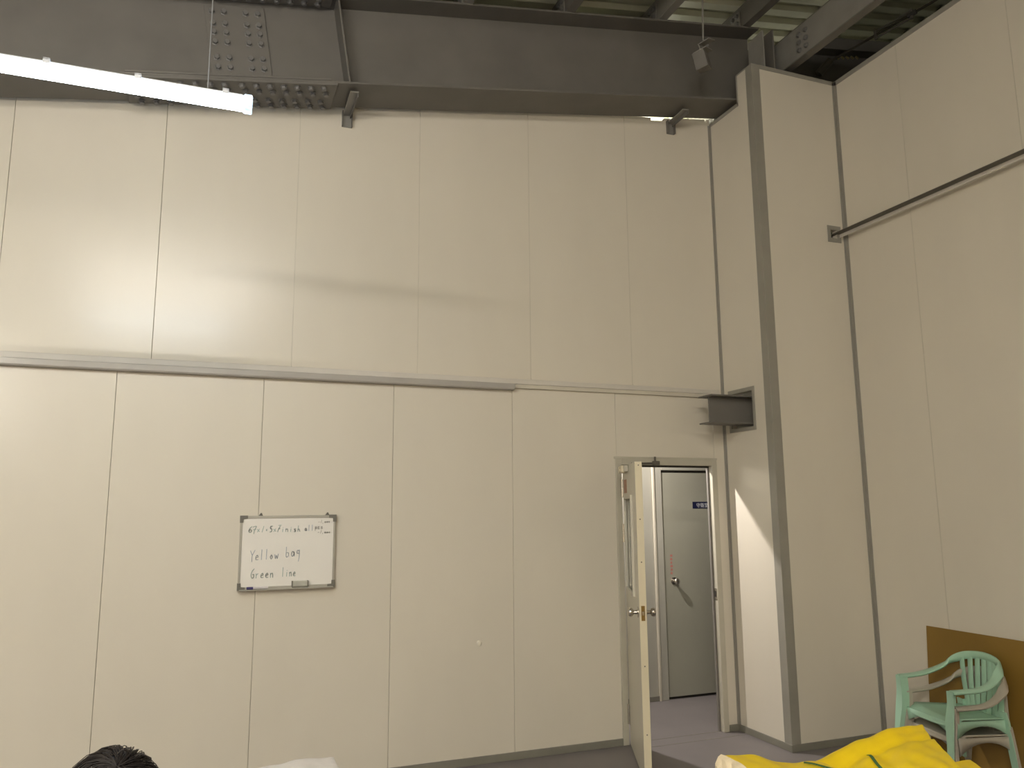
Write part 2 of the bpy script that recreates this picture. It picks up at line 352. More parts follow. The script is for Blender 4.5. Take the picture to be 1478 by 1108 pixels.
MB().lathe((4.087, CY - .002, 1.054), (0, -1, 0), [(0, .034), (.006, .034), (.010, .014), (.034, .012), (.040, .022), (.048, .028), (.060, .029), (.067, .024), (.071, .010)]).build('knob', CHROME, lf2, smooth=True)
MB().box(4.328, 4.558, CY - .0045, CY - .002, 1.722, 1.786).build('sign_plate', NAVY, lf2)
MB().box(4.050, 4.057, CY - .003, CY - .002, 1.08, 1.085).build('red_mark', PINKL, lf2)
for k in range(6): MB().box(4.055 + .002 * (k % 2), 4.075 + .003 * (k % 3), CY - .003, CY - .002, 1.115 + k * .032, 1.135 + k * .032).build('red_mark', PINKL, lf2)
def text(body, size, loc, rot, m, name, parent, z=0.0006):
    c = bpy.data.curves.new(name, 'FONT'); c.body = body; c.size = size; c.align_x = 'LEFT'; c.align_y = 'BOTTOM_BASELINE'; c.extrude = z
    t = bpy.data.objects.new('tmp', c); COL.objects.link(t); t.location = loc; t.rotation_euler = rot
    dg = bpy.context.evaluated_depsgraph_get(); dg.update()
    me = bpy.data.meshes.new_from_object(t.evaluated_get(dg)); me.transform(Matrix.LocRotScale(Vector(loc), t.rotation_euler, None))
    bpy.data.objects.remove(t); o = bpy.data.objects.new(name, me); COL.objects.link(o); me.materials.clear(); me.materials.append(m); own(o, parent); return o
text('守衛室', 0.046, (4.368, CY - .0052, 1.735), (math.pi / 2, 0, 0), SIGNW, 'sign_lettering', lf2)

# ---------------------------------------------------------------- corridor lamp (its light falls through the doorway)
cl_ = empty('ceiling_lamp', (2.88, 0.52, 2.75)); tag(cl_, 'small round white ceiling lamp in the corridor beyond the doorway', 'lamp')
MB().lathe((2.88, .52, 2.75), (0, 0, -1), [(0, .07), (.03, .07), (.05, .055)]).build('base', HOUSING, cl_, smooth=True)
MB().lathe((2.88, .52, 2.70), (0, 0, -1), [(0, .05), (.03, .05), (.06, .035), (.07, .012)]).build('shade', emit('bulb_lit', (1, .93, .88), 6.0), cl_, smooth=True)
pl = bpy.data.lights.new('corridor_light', 'SPOT'); pl.energy = CORRIDOR_POWER * 4; pl.shadow_soft_size = .03; pl.color = (1, .93, .88); pl.spot_size = math.radians(170); pl.spot_blend = .3
po = bpy.data.objects.new('corridor_light', pl); COL.objects.link(po); po.location = (2.88, .52, 2.60)
po.parent = cl_; po.matrix_parent_inverse = Matrix.Translation(-Vector(cl_.location))

# ---------------------------------------------------------------- the big steel beam above the wall
FY0, FY1, WY = -0.39, -0.045, -0.215
bx0, bx1 = XL, 4.26
beam = empty('steel_beam', (2.0, WY, zb(2.0))); tag(beam, 'deep grey steel roof beam with bolted splice running above the cream wall', 'beam')
def slab(x0, x1, y0, y1, f0, f1, name, m=STEEL, parent=beam, bevel=.002):
    return MB().hexa([(x0, y0, f0(x0)), (x1, y0, f0(x1)), (x1, y1, f0(x1)), (x0, y1, f0(x0)), (x0, y0, f1(x0)), (x1, y0, f1(x1)), (x1, y1, f1(x1)), (x0, y1, f1(x0))]).build(name, m, parent, bevel=bevel)
slab(bx0, bx1, WY - .006, WY + .006, lambda x: zb(x) + .014, zt, 'web', bevel=0)
slab(bx0, bx1, FY0, FY1, zb, lambda x: zb(x) + .016, 'bottom_flange')
slab(bx0, bx1, FY0, FY1, zt, lambda x: zt(x) + .016, 'top_flange')
th = math.atan(SL); ax = Vector((math.cos(th), 0, math.sin(th))); nz = Vector((-math.sin(th), 0, math.cos(th)))
def stiff(x):
    b = Vector((x, 0, zb(x) + .016)); t = b + nz * ((zt(x) - zb(x) - .016) * 0.985)
    MB().hexa([(b.x - .007, FY0 + .006, b.z), (b.x + .007, FY0 + .006, b.z), (b.x + .007, WY - .006, b.z), (b.x - .007, WY - .006, b.z),
               (t.x - .007, FY0 + .006, t.z), (t.x + .007, FY0 + .006, t.z), (t.x + .007, WY - .006, t.z), (t.x - .007, WY - .006, t.z)]).build('stiffener', STEEL, beam, bevel=.002)
stiff(0.748); stiff(-1.9)
BM = MB().lathe((0, 0, 0), (0, 0, 1), [(0, .024), (.004, .024), (.005, .0185), (.018, .0185), (.021, .016)], 6).mesh('bolt'); BM.materials.append(BOLT)
def bolt(p, d, parent):
    o = bpy.data.objects.new('bolt', BM); COL.objects.link(o); o.matrix_basis = Matrix.LocRotScale(Vector(p), Vector(d).to_track_quat('Z', 'Y'), None); own_basis(o, parent); return o
def own_basis(o, parent): o.parent = parent; o.matrix_parent_inverse = world_of(parent).inverted()
# web splice plate, perpendicular to the beam axis
c0 = Vector((0.02, WY - .006, zb(0.02) + .33))
def pt(a, h, y): p = c0 + ax * a + nz * h; return (p.x, y, p.z)
sp = MB().hexa([pt(-.195, -.285, WY - .018), pt(.195, -.285, WY - .018), pt(.195, -.285, WY - .006), pt(-.195, -.285, WY - .006),
                pt(-.195, .285, WY - .018), pt(.195, .285, WY - .018), pt(.195, .285, WY - .006), pt(-.195, .285, WY - .006)]).build('web_splice_plate', STEEL, beam, bevel=.002)
for a in (-.150, -.072, .068, .146):
    for h in (-.235, -.165, -.095, .015, .085, .15, .235): bolt(pt(a, h, WY - .018), (0, -1, 0), sp)
fsp = slab(-.64, .665, FY0 - .0, FY1, lambda x: zb(x) - .016, zb, 'flange_splice_plate')
rows = (FY0 + .045, FY0 + .115, FY1 - .115, FY1 - .045)
for k in range(14):
    x = -.585 + k * .088 + (.02 if k > 6 else -.0)
    for j, yy in enumerate(rows): bolt((x + (.022 if j % 2 else 0), yy, zb(x) - .016), -nz, fsp)
for yy0, yy1 in ((FY0, WY - .02),):
    fs2 = slab(-.64, .62, yy0 + .008, yy1 - .02, lambda x: zt(x) - .014, zt, 'top_splice_plate')
    for k in range(13):
        x = -.58 + k * .092
        for yy in (yy0 + .045, yy0 + .105): bolt((x, yy, zt(x) - .014), -nz, fs2)
slab(-.64, .62, FY0 - .003, FY0 + .17, lambda x: zb(x) + .016, lambda x: zb(x) + .030, 'inner_splice_plate')

# end plate of the hidden column, strut and continuing rafter
colm = empty('steel_column', (4.4, -.3, 0)); tag(colm, 'grey steel column top rising out of the boxed corner beside the beam end', 'column')
MB().box(4.262, 4.278, -.54, -.005, 0.0, 5.75).build('flange', STEEL, colm, bevel=.002)
MB().prism([(4.10, -.42, 5.345), (4.10, -.42, 5.652), (4.10, -.607, 5.665), (4.10, -.607, 5.345)], (.014, 0, 0)).build('gusset_plate', STEELL, colm, bevel=.001)  # lighter steel tone puts the light on its left face into the colour
MB().box(4.114, 4.262, -.435, -.42, 5.35, 5.64).build('gusset_web', STEEL, colm)
MB().box(4.70, 4.716, -.50, -.005, 0.0, 5.30).build('flange', STEELL, colm)
MB().box(4.278, 4.70, -.26, -.245, 0.0, 5.80).build('web', STEEL, colm)
st = empty('roof_strut', (4.4, -3, 5.43)); tag(st, 'wide grey steel strut slanting from the boxed column to the upper right', 'beam')
MB().box(4.40, 4.41, -9.5, -.30, 5.435, 5.705).build('web', STEELL, st)
MB().box(4.40, 4.475, -9.5, -.30, 5.425, 5.435).build('bottom_flange', STEEL, st)
MB().box(4.40, 4.475, -9.5, -.30, 5.705, 5.715).build('top_flange', STEEL, st)
for y, z in ((-.70, 5.49), (-.70, 5.56), (-.70, 5.63), (-.78, 5.49), (-.78, 5.56), (-.78, 5.63)): bolt((4.40, y, z), (-1, 0, 0), st)
rf = empty('rafter_beyond', (5.4, -.2, zb(5.4))); tag(rf, 'dark rafter continuing behind the boxed column in the roof gap', 'beam')
slab(4.72, 6.2, -.33, -.1, lambda x: zt(x) - .10, lambda x: zt(x) + .015, 'top_flange', STEEL, rf)
slab(4.72, 6.2, -.22, -.20, lambda x: zt(x) - .55, lambda x: zt(x) - .10, 'web', STEEL, rf)

# purlins on the beam
pur0 = None
px_ = [2.405, 3.245, 4.085, 1.565, 0.725, 4.925]
pl_lab = {2.405: 'roof purlin second to the left of the hanging block', 3.245: 'roof purlin just left of the hanging block and its wire', 4.085: 'roof purlin ending above the beam end just left of the wide strut', 1.565: 'roof purlin over the middle of the dark beam web', 0.725: 'roof purlin directly above the beam stiffener'}
for i, x in enumerate(px_):
    z0 = zt(x) + .016; h = zr(x) - z0 - .004
    e_ = empty('roof_purlin', (x, -.2, z0))
    tag(e_, pl_lab.get(x, 'roof purlin furthest right beyond the wide strut over the right wall'), 'purlin', 'roof purlins above the beam')
    m = MB().box(x, x + .004, -9.5, 2.2, z0, z0 + h).box(x + .004, x + .07, -9.5, 2.2, z0, z0 + .004).box(x + .066, x + .07, -9.5, 2.2, z0 + .004, z0 + .022).box(x + .004, x + .07, -9.5, 2.2, z0 + h - .004, z0 + h)
    m.build('channel', STEELL if i % 2 else STEEL, e_)
    c = MB().box(x - .008, x, -.36, -.24, z0, z0 + h * .8).box(x - .075, x - .008, -.36, -.24, z0, z0 + .008).build('cleat', STEELL, e_)
    for dy in (-.33, -.27):
        for dz in (.05, .12): bolt((x - .008, dy, z0 + dz), (-1, 0, 0), c)
    if i < 5: bolt((x - .045, -.30, z0 + .008), (0, 0, 1), c)

# angle brackets tying the beam to the wall top
def bracket(x, lab, y_in):
    b = empty('wall_tie_bracket', (x, 0, zb(x) - .12)); tag(b, lab, 'bracket', 'angle brackets under the beam')
    z = zb(x)
    MB().prism([(x - .037, -.004, z - .135), (x + .037, -.004, z - .135), (x + .037, -.004, z - .02), (x - .037, -.004, z - .02)], (0, .004, 0)).build('wall_tab', STEELL, b)
    for dx in (-.037, .031): MB().box(x + dx, x + dx + .006, -.034, -.004, z - .135, z - .02).build('tab_rib', STEEL, b)
    MB().hexa([(x - .030, y_in, z - .034), (x + .030, y_in, z - .030), (x + .030, 0, z - .040), (x - .030, 0, z - .044), (x - .030, y_in, z - .026), (x + .030, y_in, z - .018), (x + .030, 0, z - .020), (x - .030, 0, z - .034)]).build('strap', STEELL, b, bevel=.002)
    MB().box(x + .020, x + .028, y_in, -.004, z - .062, z - .03).build('strap_rib', STEEL, b)
bracket(0.79, 'short grey angle bracket hanging below the bolted splice of the beam', -.33)
bracket(3.56, 'short grey angle bracket below the beam near the boxed column', -.25)

# ---------------------------------------------------------------- rails
r1 = empty('wall_rail', (1.0, 0, 2.62)); tag(r1, 'long light grey steel rail across the cream back wall', 'rail')
MB().box(XL, 3.93, -.016, 0, 2.664, 2.704).build('upper_strip', RAILM, r1, bevel=.003)
MB().prism([(XL, -.016, 2.6645), (XL, -.052, 2.660), (XL, -.052, 2.622), (XL, -.044, 2.614), (XL, 0, 2.614), (XL, 0, 2.6645)], (2.08 - XL, 0, 0)).build('lower_strip', RAILG, r1, bevel=.002)
MB().box(2.08, 3.90, -.022, 0, 2.632, 2.662).build('end_strip', RAILP, r1, bevel=.003)
r2 = empty('wall_rail', (4.75, -3, 3.93)); tag(r2, 'angle rail along the right wall entering the boxed column', 'rail')
MB().box(4.702, 4.766, -9, -.52, 3.960, 3.966).build('horizontal_leg', RAILD, r2)  # darker leg colour carries the shade inside the angle
MB().box(4.760, 4.766, -9, -.52, 3.932, 3.960).build('vertical_leg', RAILM, r2)
MB().box(4.766, 4.83, -9, -8.95, 3.932, 3.96).build('wall_fixing', RAILM, r2)
MB().box(4.766, 4.83, -2.30, -2.26, 3.945, 3.955).build('wall_fixing', RAILM, r2)
# collar plates where steel passes through the column cover
cp = cells([4.640, 4.672, 4.74, 4.778], [3.888, 3.925, 3.995, 4.030], {(1, 1)}, lambda u, v, t: (u, YC - .006 + t, v), .006).build('collar_plate', TRIM, bevel=.001)
tag(cp, 'small square grey collar around the right wall rail on the boxed column', 'collar plate')
cp = cells([-.412, hy0, hy1, -.078], [2.335, hz0, hz1, 2.682], {(1, 1)}, lambda u, v, t: (XC - .007 + t, u, v), .007).build('collar_plate', TRIM, bevel=.001)
tag(cp, 'grey square collar around the beam stub above the doorway', 'collar plate')
sb = empty('beam_stub', (3.6, -.24, 2.40)); tag(sb, 'short dark steel beam stub sticking out of the boxed column above the doorway', 'beam')
MB().box(3.612, 4.26, -.345, -.165, 2.600, 2.611).build('top_flange', STEEL, sb, bevel=.001)
MB().box(3.612, 4.26, -.345, -.165, 2.386, 2.397).build('bottom_flange', STEEL, sb, bevel=.001)
MB().box(3.645, 4.26, -.258, -.248, 2.397, 2.600).build('web', STEEL, sb)

# ---------------------------------------------------------------- hanging block on a wire near the beam end
hb = empty('hanging_block', (3.5, -.62, 5.2)); tag(hb, 'small grey block hanging on a wire in front of the beam end', 'hanger')
MB().cyl((3.50, -.62, 5.43), (3.49, -.66, zr(3.49)), .007, 8).build('wire', STEELL, hb)
o = MB().box(-.055, .055, -.05, .05, -.004, .004).box(-.05, .05, .042, .05, -.06, 0).build('upper_plate', STEELL, hb, bevel=.001)
def place(o, M_): o.data.transform(M_)
place(o, Matrix.Translation((3.53, -.62, 5.42)) @ Matrix.Rotation(math.radians(-18), 4, 'Y') @ Matrix.Rotation(math.radians(25), 4, 'Z'))
o = MB().box(-.085, .085, -.055, .055, -.004, .004).build('angled_plate', STEELL, hb, bevel=.001)
place(o, Matrix.Translation((3.49, -.62, 5.33)) @ Matrix.Rotation(math.radians(-22), 4, 'Y') @ Matrix.Rotation(math.radians(35), 4, 'Z'))
o = MB().box(-.062, .062, -.05, .05, -.15, -.012).build('block', STEEL, hb, bevel=.004)
place(o, Matrix.Translation((3.455, -.62, 5.32)) @ Matrix.Rotation(math.radians(-16), 4, 'Y') @ Matrix.Rotation(math.radians(38), 4, 'Z'))
MB().cyl((3.53, -.64, 5.385), (3.49, -.62, 5.325), .010, 8).build('bolt', BOLT, hb)

# brace rod with turnbuckle in the roof gap
br = empty('brace_rod', (5.1, -.7, 5.75)); tag(br, 'dark brace rod with turnbuckle in the roof gap above the right wall', 'brace rod')
A = Vector((5.02, -.36, 5.70)); B = Vector((5.60, -2.05, 5.91)); D = (B - A)
MB().cyl(A, B, .011, 8).build('rod', RAILD, br)
p, q = A + D * .25, A + D * .42; side = D.cross(Vector((0, 0, 1))).normalized() * .0 + Vector((0, 0, .03))
MB().cyl(p + side, q + side, .009, 8).cyl(p - side, q - side, .009, 8).cyl(p + side * 1.4, p - side * 1.4, .014, 8).cyl(q + side * 1.4, q - side * 1.4, .014, 8).build('turnbuckle', STEELL, br)
MB().cyl(q - D.normalized() * .03, q + D.normalized() * .04, .022, 6).build('nut', BOLT, br)
for k in range(5):
    c = A + D * .05 + Vector((.035 * k, -.02 * k, -.004 * k))
    MB().cyl(c + Vector((0, 0, .012)), c + Vector((.02, -.01, -.012)), .010, 6).build('chain_link', mat('chain_brass', (.42, .36, .18), .4, metal=.5) if k == 0 else MATS['chain_brass'], br)
MB().cyl(A + Vector((-.06, .05, -.09)), A + Vector((.02, -.02, .02)), .035, 10).build('anchor', RAILD, br)

# ---------------------------------------------------------------- lamps
LX0, LX1, LY, LZ = -1.125, 0.078, -2.165, 3.402
def lamp(m):
    e_ = empty('linear_lamp', ((LX0 + LX1) / 2, LY, LZ))
    n = 16; prof = []
    for i in range(n + 1):
        t = math.radians(-205 + i * 230 / n); prof.append((.034 * math.cos(t), .030 + .030 * math.sin(t)))
    xs = (LX0 + .03, LX1 - .035)
    MB().add([(x, LY + a, LZ + b) for x in xs for a, b in prof], [(i, i + 1, n + 2 + i, n + 1 + i) for i in range(n)] + [tuple(range(n, -1, -1)), tuple(range(n + 1, 2 * n + 2))]).build('diffuser', m, e_, smooth=True)
    MB().box(LX0 + .03, LX1 - .035, LY - .026, LY + .026, LZ + .045, LZ + .064).build('housing', HOUSING, e_, bevel=.006)
    for x0, x1 in ((LX0, LX0 + .03), (LX1 - .035, LX1)):
        MB().prism([(x0, LY - .026, LZ - .001), (x0, LY + .026, LZ - .001), (x0, LY + .035, LZ + .014), (x0, LY + .035, LZ + .052), (x0, LY + .026, LZ + .066), (x0, LY - .026, LZ + .066), (x0, LY - .035, LZ + .052), (x0, LY - .035, LZ + .014)], (x1 - x0, 0, 0)).build('end_cap', CAPM, e_, bevel=.004)
    for x in (-1.0, -.68, -.36, -.03):
        MB().box(x - .012, x + .012, LY - .037, LY - .032, LZ + .046, LZ + .066).box(x - .012, x + .012, LY - .037, LY + .037, LZ + .064, LZ + .069).box(x - .012, x + .012, LY + .032, LY + .037, LZ + .046, LZ + .066).build('clip', CLIP, e_)
    for x in (-.98, -.10):
        MB().cyl((x, LY, LZ + .068), (x, LY, zr(x)), .003, 6).build('hanging_wire', CLIP, e_)
    return e_
L0 = lamp(LIT); tag(L0, 'bright white linear lamp hanging at the upper left in front of the beam', 'lamp')
far = [((-3.5, -4.0), 'unseen fill lamp added over the left side of the hall level with the viewpoint'),
       ((-3.4, -5.7), 'unseen fill lamp added left of the viewpoint towards the rear'), ((-3.4, -7.4), 'unseen fill lamp added at the rear left of the hall'),
       ((-0.80, -4.8), 'left one of two unseen fill lamps added end to end behind the viewpoint'),
       ((0.45, -4.8), 'right one of two unseen fill lamps added end to end behind the viewpoint')]
L1 = lamp(LIT_FILL); first = True  # copies of the lamp in view, added out of frame as room fill
for (dx, dy), lab in far:
    c = L1 if first else copy_tree(L1); first = False
    c.location = Vector(L0.location) + Vector((dx, dy, (zr(dx) - zr(0)) * .5 + .6 if dx < -1 else 1.66)); tag(c, lab, 'lamp', 'unseen fill lamps added through the hall')
# lamp in the next hall, beyond the partition, high under the roof
hl = empty('hall_lamp', (4.1, 1.7, 5.62)); tag(hl, 'bare tube lamp of the next hall high under the roof beyond the partition', 'lamp')
MB().cyl((3.42, 1.7, 5.68), (4.78, 1.7, 5.68), .020, 12).build('tube', emit('hall_lamp_lit', (1, .96, .82), HALL_POWER), hl, smooth=True)
for x in (3.40, 4.78):
    MB().box(x, x + .02, 1.67, 1.73, 5.64, 5.72).build('holder', HOUSING, hl, bevel=.004)
    MB().cyl((x + .01, 1.7, 5.72), (x + .01, 1.7, zr(x)), .004, 6).build('hanging_wire', CLIP, hl)

# ---------------------------------------------------------------- whiteboard
WX0, WX1, WZ0, WZ1 = 0.178, 0.785, 1.236, 1.703
wbd = empty('whiteboard', ((WX0 + WX1) / 2, 0, WZ0)); tag(wbd, 'small framed whiteboard with faint handwriting on the cream wall', 'whiteboard')
T = .030
MB().box(WX0 + .008, WX1 - .008, -T + .004, -.008, WZ0 + .008, WZ1 - .008).build('board', WBS, wbd)
fr = .017
MB().box(WX0, WX1, -T, -.006, WZ1 - fr, WZ1).build('frame_rail', WBF, wbd, bevel=.002)
MB().box(WX0, WX1, -T, -.006, WZ0, WZ0 + fr).build('frame_rail', WBF, wbd, bevel=.002)
MB().box(WX0, WX0 + fr - .003, -T, -.006, WZ0, WZ1).build('frame_rail', WBF, wbd, bevel=.002)
MB().box(WX1 - fr + .003, WX1, -T, -.006, WZ0, WZ1).build('frame_rail', WBF, wbd, bevel=.002)
MB().box(WX0 + .01, WX1 - .01, -.058, -T + .002, WZ0 - .004, WZ0 + .003).build('pen_ledge', WBF, wbd, bevel=.001)
for sx, cx_ in ((1, WX0), (-1, WX1)):
    for sz, cz in ((1, WZ0), (-1, WZ1)):
        MB().prism([(cx_ - sx * .003, 0, cz - sz * .003), (cx_ + sx * .045, 0, cz - sz * .003), (cx_ + sx * .045, 0, cz + sz * .017), (cx_ + sx * .019, 0, cz + sz * .019), (cx_ + sx * .018, 0, cz + sz * .043), (cx_ - sx * .003, 0, cz + sz * .043)], (0, .030, 0)).build('corner_cap', WBC, wbd, bevel=.001).data.transform(Matrix.Translation((0, -T - .003, 0)))
for x in (WX0 + .125, WX1 - .055):
    MB().prism([(x - .014, -.010, WZ1), (x + .014, -.010, WZ1), (x + .007, -.010, WZ1 + .016), (x + .002, -.010, WZ1 + .020), (x - .003, -.010, WZ1 + .016)], (0, .004, 0)).build('hanger', WBC, wbd)
    MB().cyl((x + .001, -.016, WZ1 + .010), (x + .001, 0, WZ1 + .010), .004, 8).build('nail', RAILD, wbd)
# handwriting: pen strokes as thin ribbons
F = {'6': [[(.8, 1), (.25, .55), (.1, .2), (.4, 0), (.75, .15), (.7, .4), (.3, .4), (.12, .2)]], '7': [[(.05, .9), (.9, 1), (.45, .35), (.3, -.25)], [(.2, .45), (.8, .5)]],
     'x': [[(.1, .5), (.7, .1)], [(.65, .55), (.15, .05)]], '1': [[(.7, 1), (.3, 0)]], '.': [[(.3, .45), (.5, .25)], [(.5, .48), (.3, .25)]], '5': [[(.9, 1), (.4, .95), (.3, .6), (.7, .5), (.6, .1), (.2, 0)]],
     'F': [[(.3, 1.1), (1.0, 1.15)], [(.75, 1), (.35, .5), (.1, 0)], [(.3, .5), (.75, .55)]], 'i': [[(.4, .5), (.35, 0)], [(.42, .75), (.44, .7)]], 'n': [[(.1, .5), (.1, 0)], [(.1, .35), (.45, .5), (.6, .3), (.6, 0)]],
     's': [[(.65, .5), (.3, .45), (.3, .28), (.6, .2), (.5, 0), (.15, .02)]], 'h': [[(.25, 1), (.1, 0)], [(.13, .3), (.45, .45), (.55, .2), (.7, 0)]],
     'a': [[(.6, .4), (.3, .5), (.1, .2), (.3, 0), (.6, .2), (.62, .45), (.7, 0)]], 'l': [[(.35, 1.1), (.3, 0)]], 'p': [[(.2, .5), (.15, -.35)], [(.18, .45), (.6, .5), (.6, .15), (.18, .1)]],
     'c': [[(.6, .45), (.25, .5), (.12, .2), (.35, 0), (.65, .1)]], 'Y': [[(0, 1.05), (.4, .55)], [(.95, 1.1), (.4, .5), (.35, -.15)]], 'e': [[(.12, .25), (.6, .32), (.45, .52), (.15, .35), (.2, .05), (.65, .05)]],
     'o': [[(.35, .45), (.12, .22), (.3, 0), (.6, .2), (.35, .45)]], 'w': [[(.05, .45), (.2, 0), (.4, .35), (.6, 0), (.8, .5)]], 'b': [[(.15, 1), (.15, 0), (.55, .08), (.55, .4), (.18, .4)]],
     'g': [[(.6, .5), (.25, .6), (.15, .3), (.55, .3)], [(.6, .65), (.62, 0), (.45, -.55)]], 'G': [[(.75, 1.05), (.35, .8), (.1, .35), (.35, 0), (.7, .15), (.7, .4), (.4, .38)]], 'r': [[(.15, .5), (.15, 0)], [(.15, .3), (.55, .5)]],
     '0': [[(.35, .5), (.12, .25), (.3, .05), (.55, .25), (.35, .5)]], ',': [[(.3, .1), (.15, -.2)]], '-': [[(.1, .3), (.7, .32)]], ' ': []}
def write(txt, x, z, h, adv, m, w, slope=0.0):
    mb = MB(); cx_ = x
    for ch in txt:
        for st_ in F[ch]:
            pts = [Vector((cx_ + a * adv * .95 , 0, z + (cx_ - x) * slope + b * h)) for a, b in st_]
            pts = spline(pts, 4) if len(pts) > 2 else pts
            for p, q in zip(pts, pts[1:]):
                d = (q - p); 
                if d.length < 1e-6: continue
                d.normalize(); s_ = Vector((-d.z, 0, d.x)) * w * .5; p2 = p - d * w * .3; q2 = q + d * w * .3; y = -T + .0032
                mb.add([(p2.x - s_.x, y, p2.z - s_.z), (q2.x - s_.x, y, q2.z - s_.z), (q2.x + s_.x, y, q2.z + s_.z), (p2.x + s_.x, y, p2.z + s_.z)], [(0, 1, 2, 3)])
        cx_ += adv
    mb.build('handwriting', m, wbd)
write('67x1.5xFinish', WX0 + .052, 1.598, .038, .0255, INK1, .0042)
write('all', WX0 + .405, 1.602, .034, .021, INK2, .0040, .02)
write('pcs', WX0 + .47, 1.612, .030, .019, INK3, .0036, .03)
write('-1,000', WX0 + .492, 1.652, .020, .0135, INK3, .0032)
write('-1,000', WX0 + .490, 1.584, .020, .0145, INK3, .0034)
write('Yellow', WX0 + .070, 1.420, .058, .030, INK2, .0042, .05)
write('bag', WX0 + .288, 1.438, .062, .034, INK2, .0042, .03)
write('Green', WX0 + .076, 1.308, .056, .030, INK1, .0046)
write('line', WX0 + .268, 1.312, .052, .024, INK1, .0042)
# eraser and marker on the ledge
er = empty('board_eraser', (.57, -.036, WZ0)); tag(er, 'grey board eraser on the whiteboard ledge', 'eraser')
MB().box(.513, .613, -0.0560,-0.0310, WZ0 + .012, WZ0 + .046).build('body', FELT, er, bevel=.004)
MB().box(.5135, .6125, -0.0550,-0.0320, WZ0 + .0035, WZ0 + .012).build('felt_pad', FELTD, er)
MB().box(.5105, .5175, -0.0570,-0.0305, WZ0 + .010, WZ0 + .047).box(.6075, .6145, -0.0570,-0.0305, WZ0 + .010, WZ0 + .047).build('end_band', FELTD, er)
mk = empty('marker_pen', (.30, -.036, WZ0)); tag(mk, 'white marker pen with dark violet cap on the whiteboard ledge', 'marker')
MB().cyl((.272, -.044, WZ0 + .0115), (.365, -.044, WZ0 + .0115), .0075, 12).build('barrel', MARKW, mk, smooth=True)
MB().cyl((.232, -.044, WZ0 + .0115), (.272, -.044, WZ0 + .0115), .0085, 12).build('cap', VIOLET, mk, smooth=True)
# dent in the lower wall panel
dn = MB().lathe((1.81, 0, .80), (0, -1, 0), [(0, .020), (.003, .017), (.004, .010)], 14).build('dent', WALL, wb, smooth=True)

# ---------------------------------------------------------------- brown board leaning on the right wall
bz = .885
bo = MB().hexa([(4.758, -3.0, .004), (4.77, -3.0, .0), (4.77, -1.085, 0), (4.758, -1.085, .004), (4.812, -3.0, bz + .004), (4.824, -3.0, bz), (4.824, -1.085, bz), (4.812, -1.085, bz + .004)]).build('hardboard_sheet', BROWN, bevel=.001)
tag(bo, 'brown hardboard sheet leaning against the right wall behind the chairs', 'board')

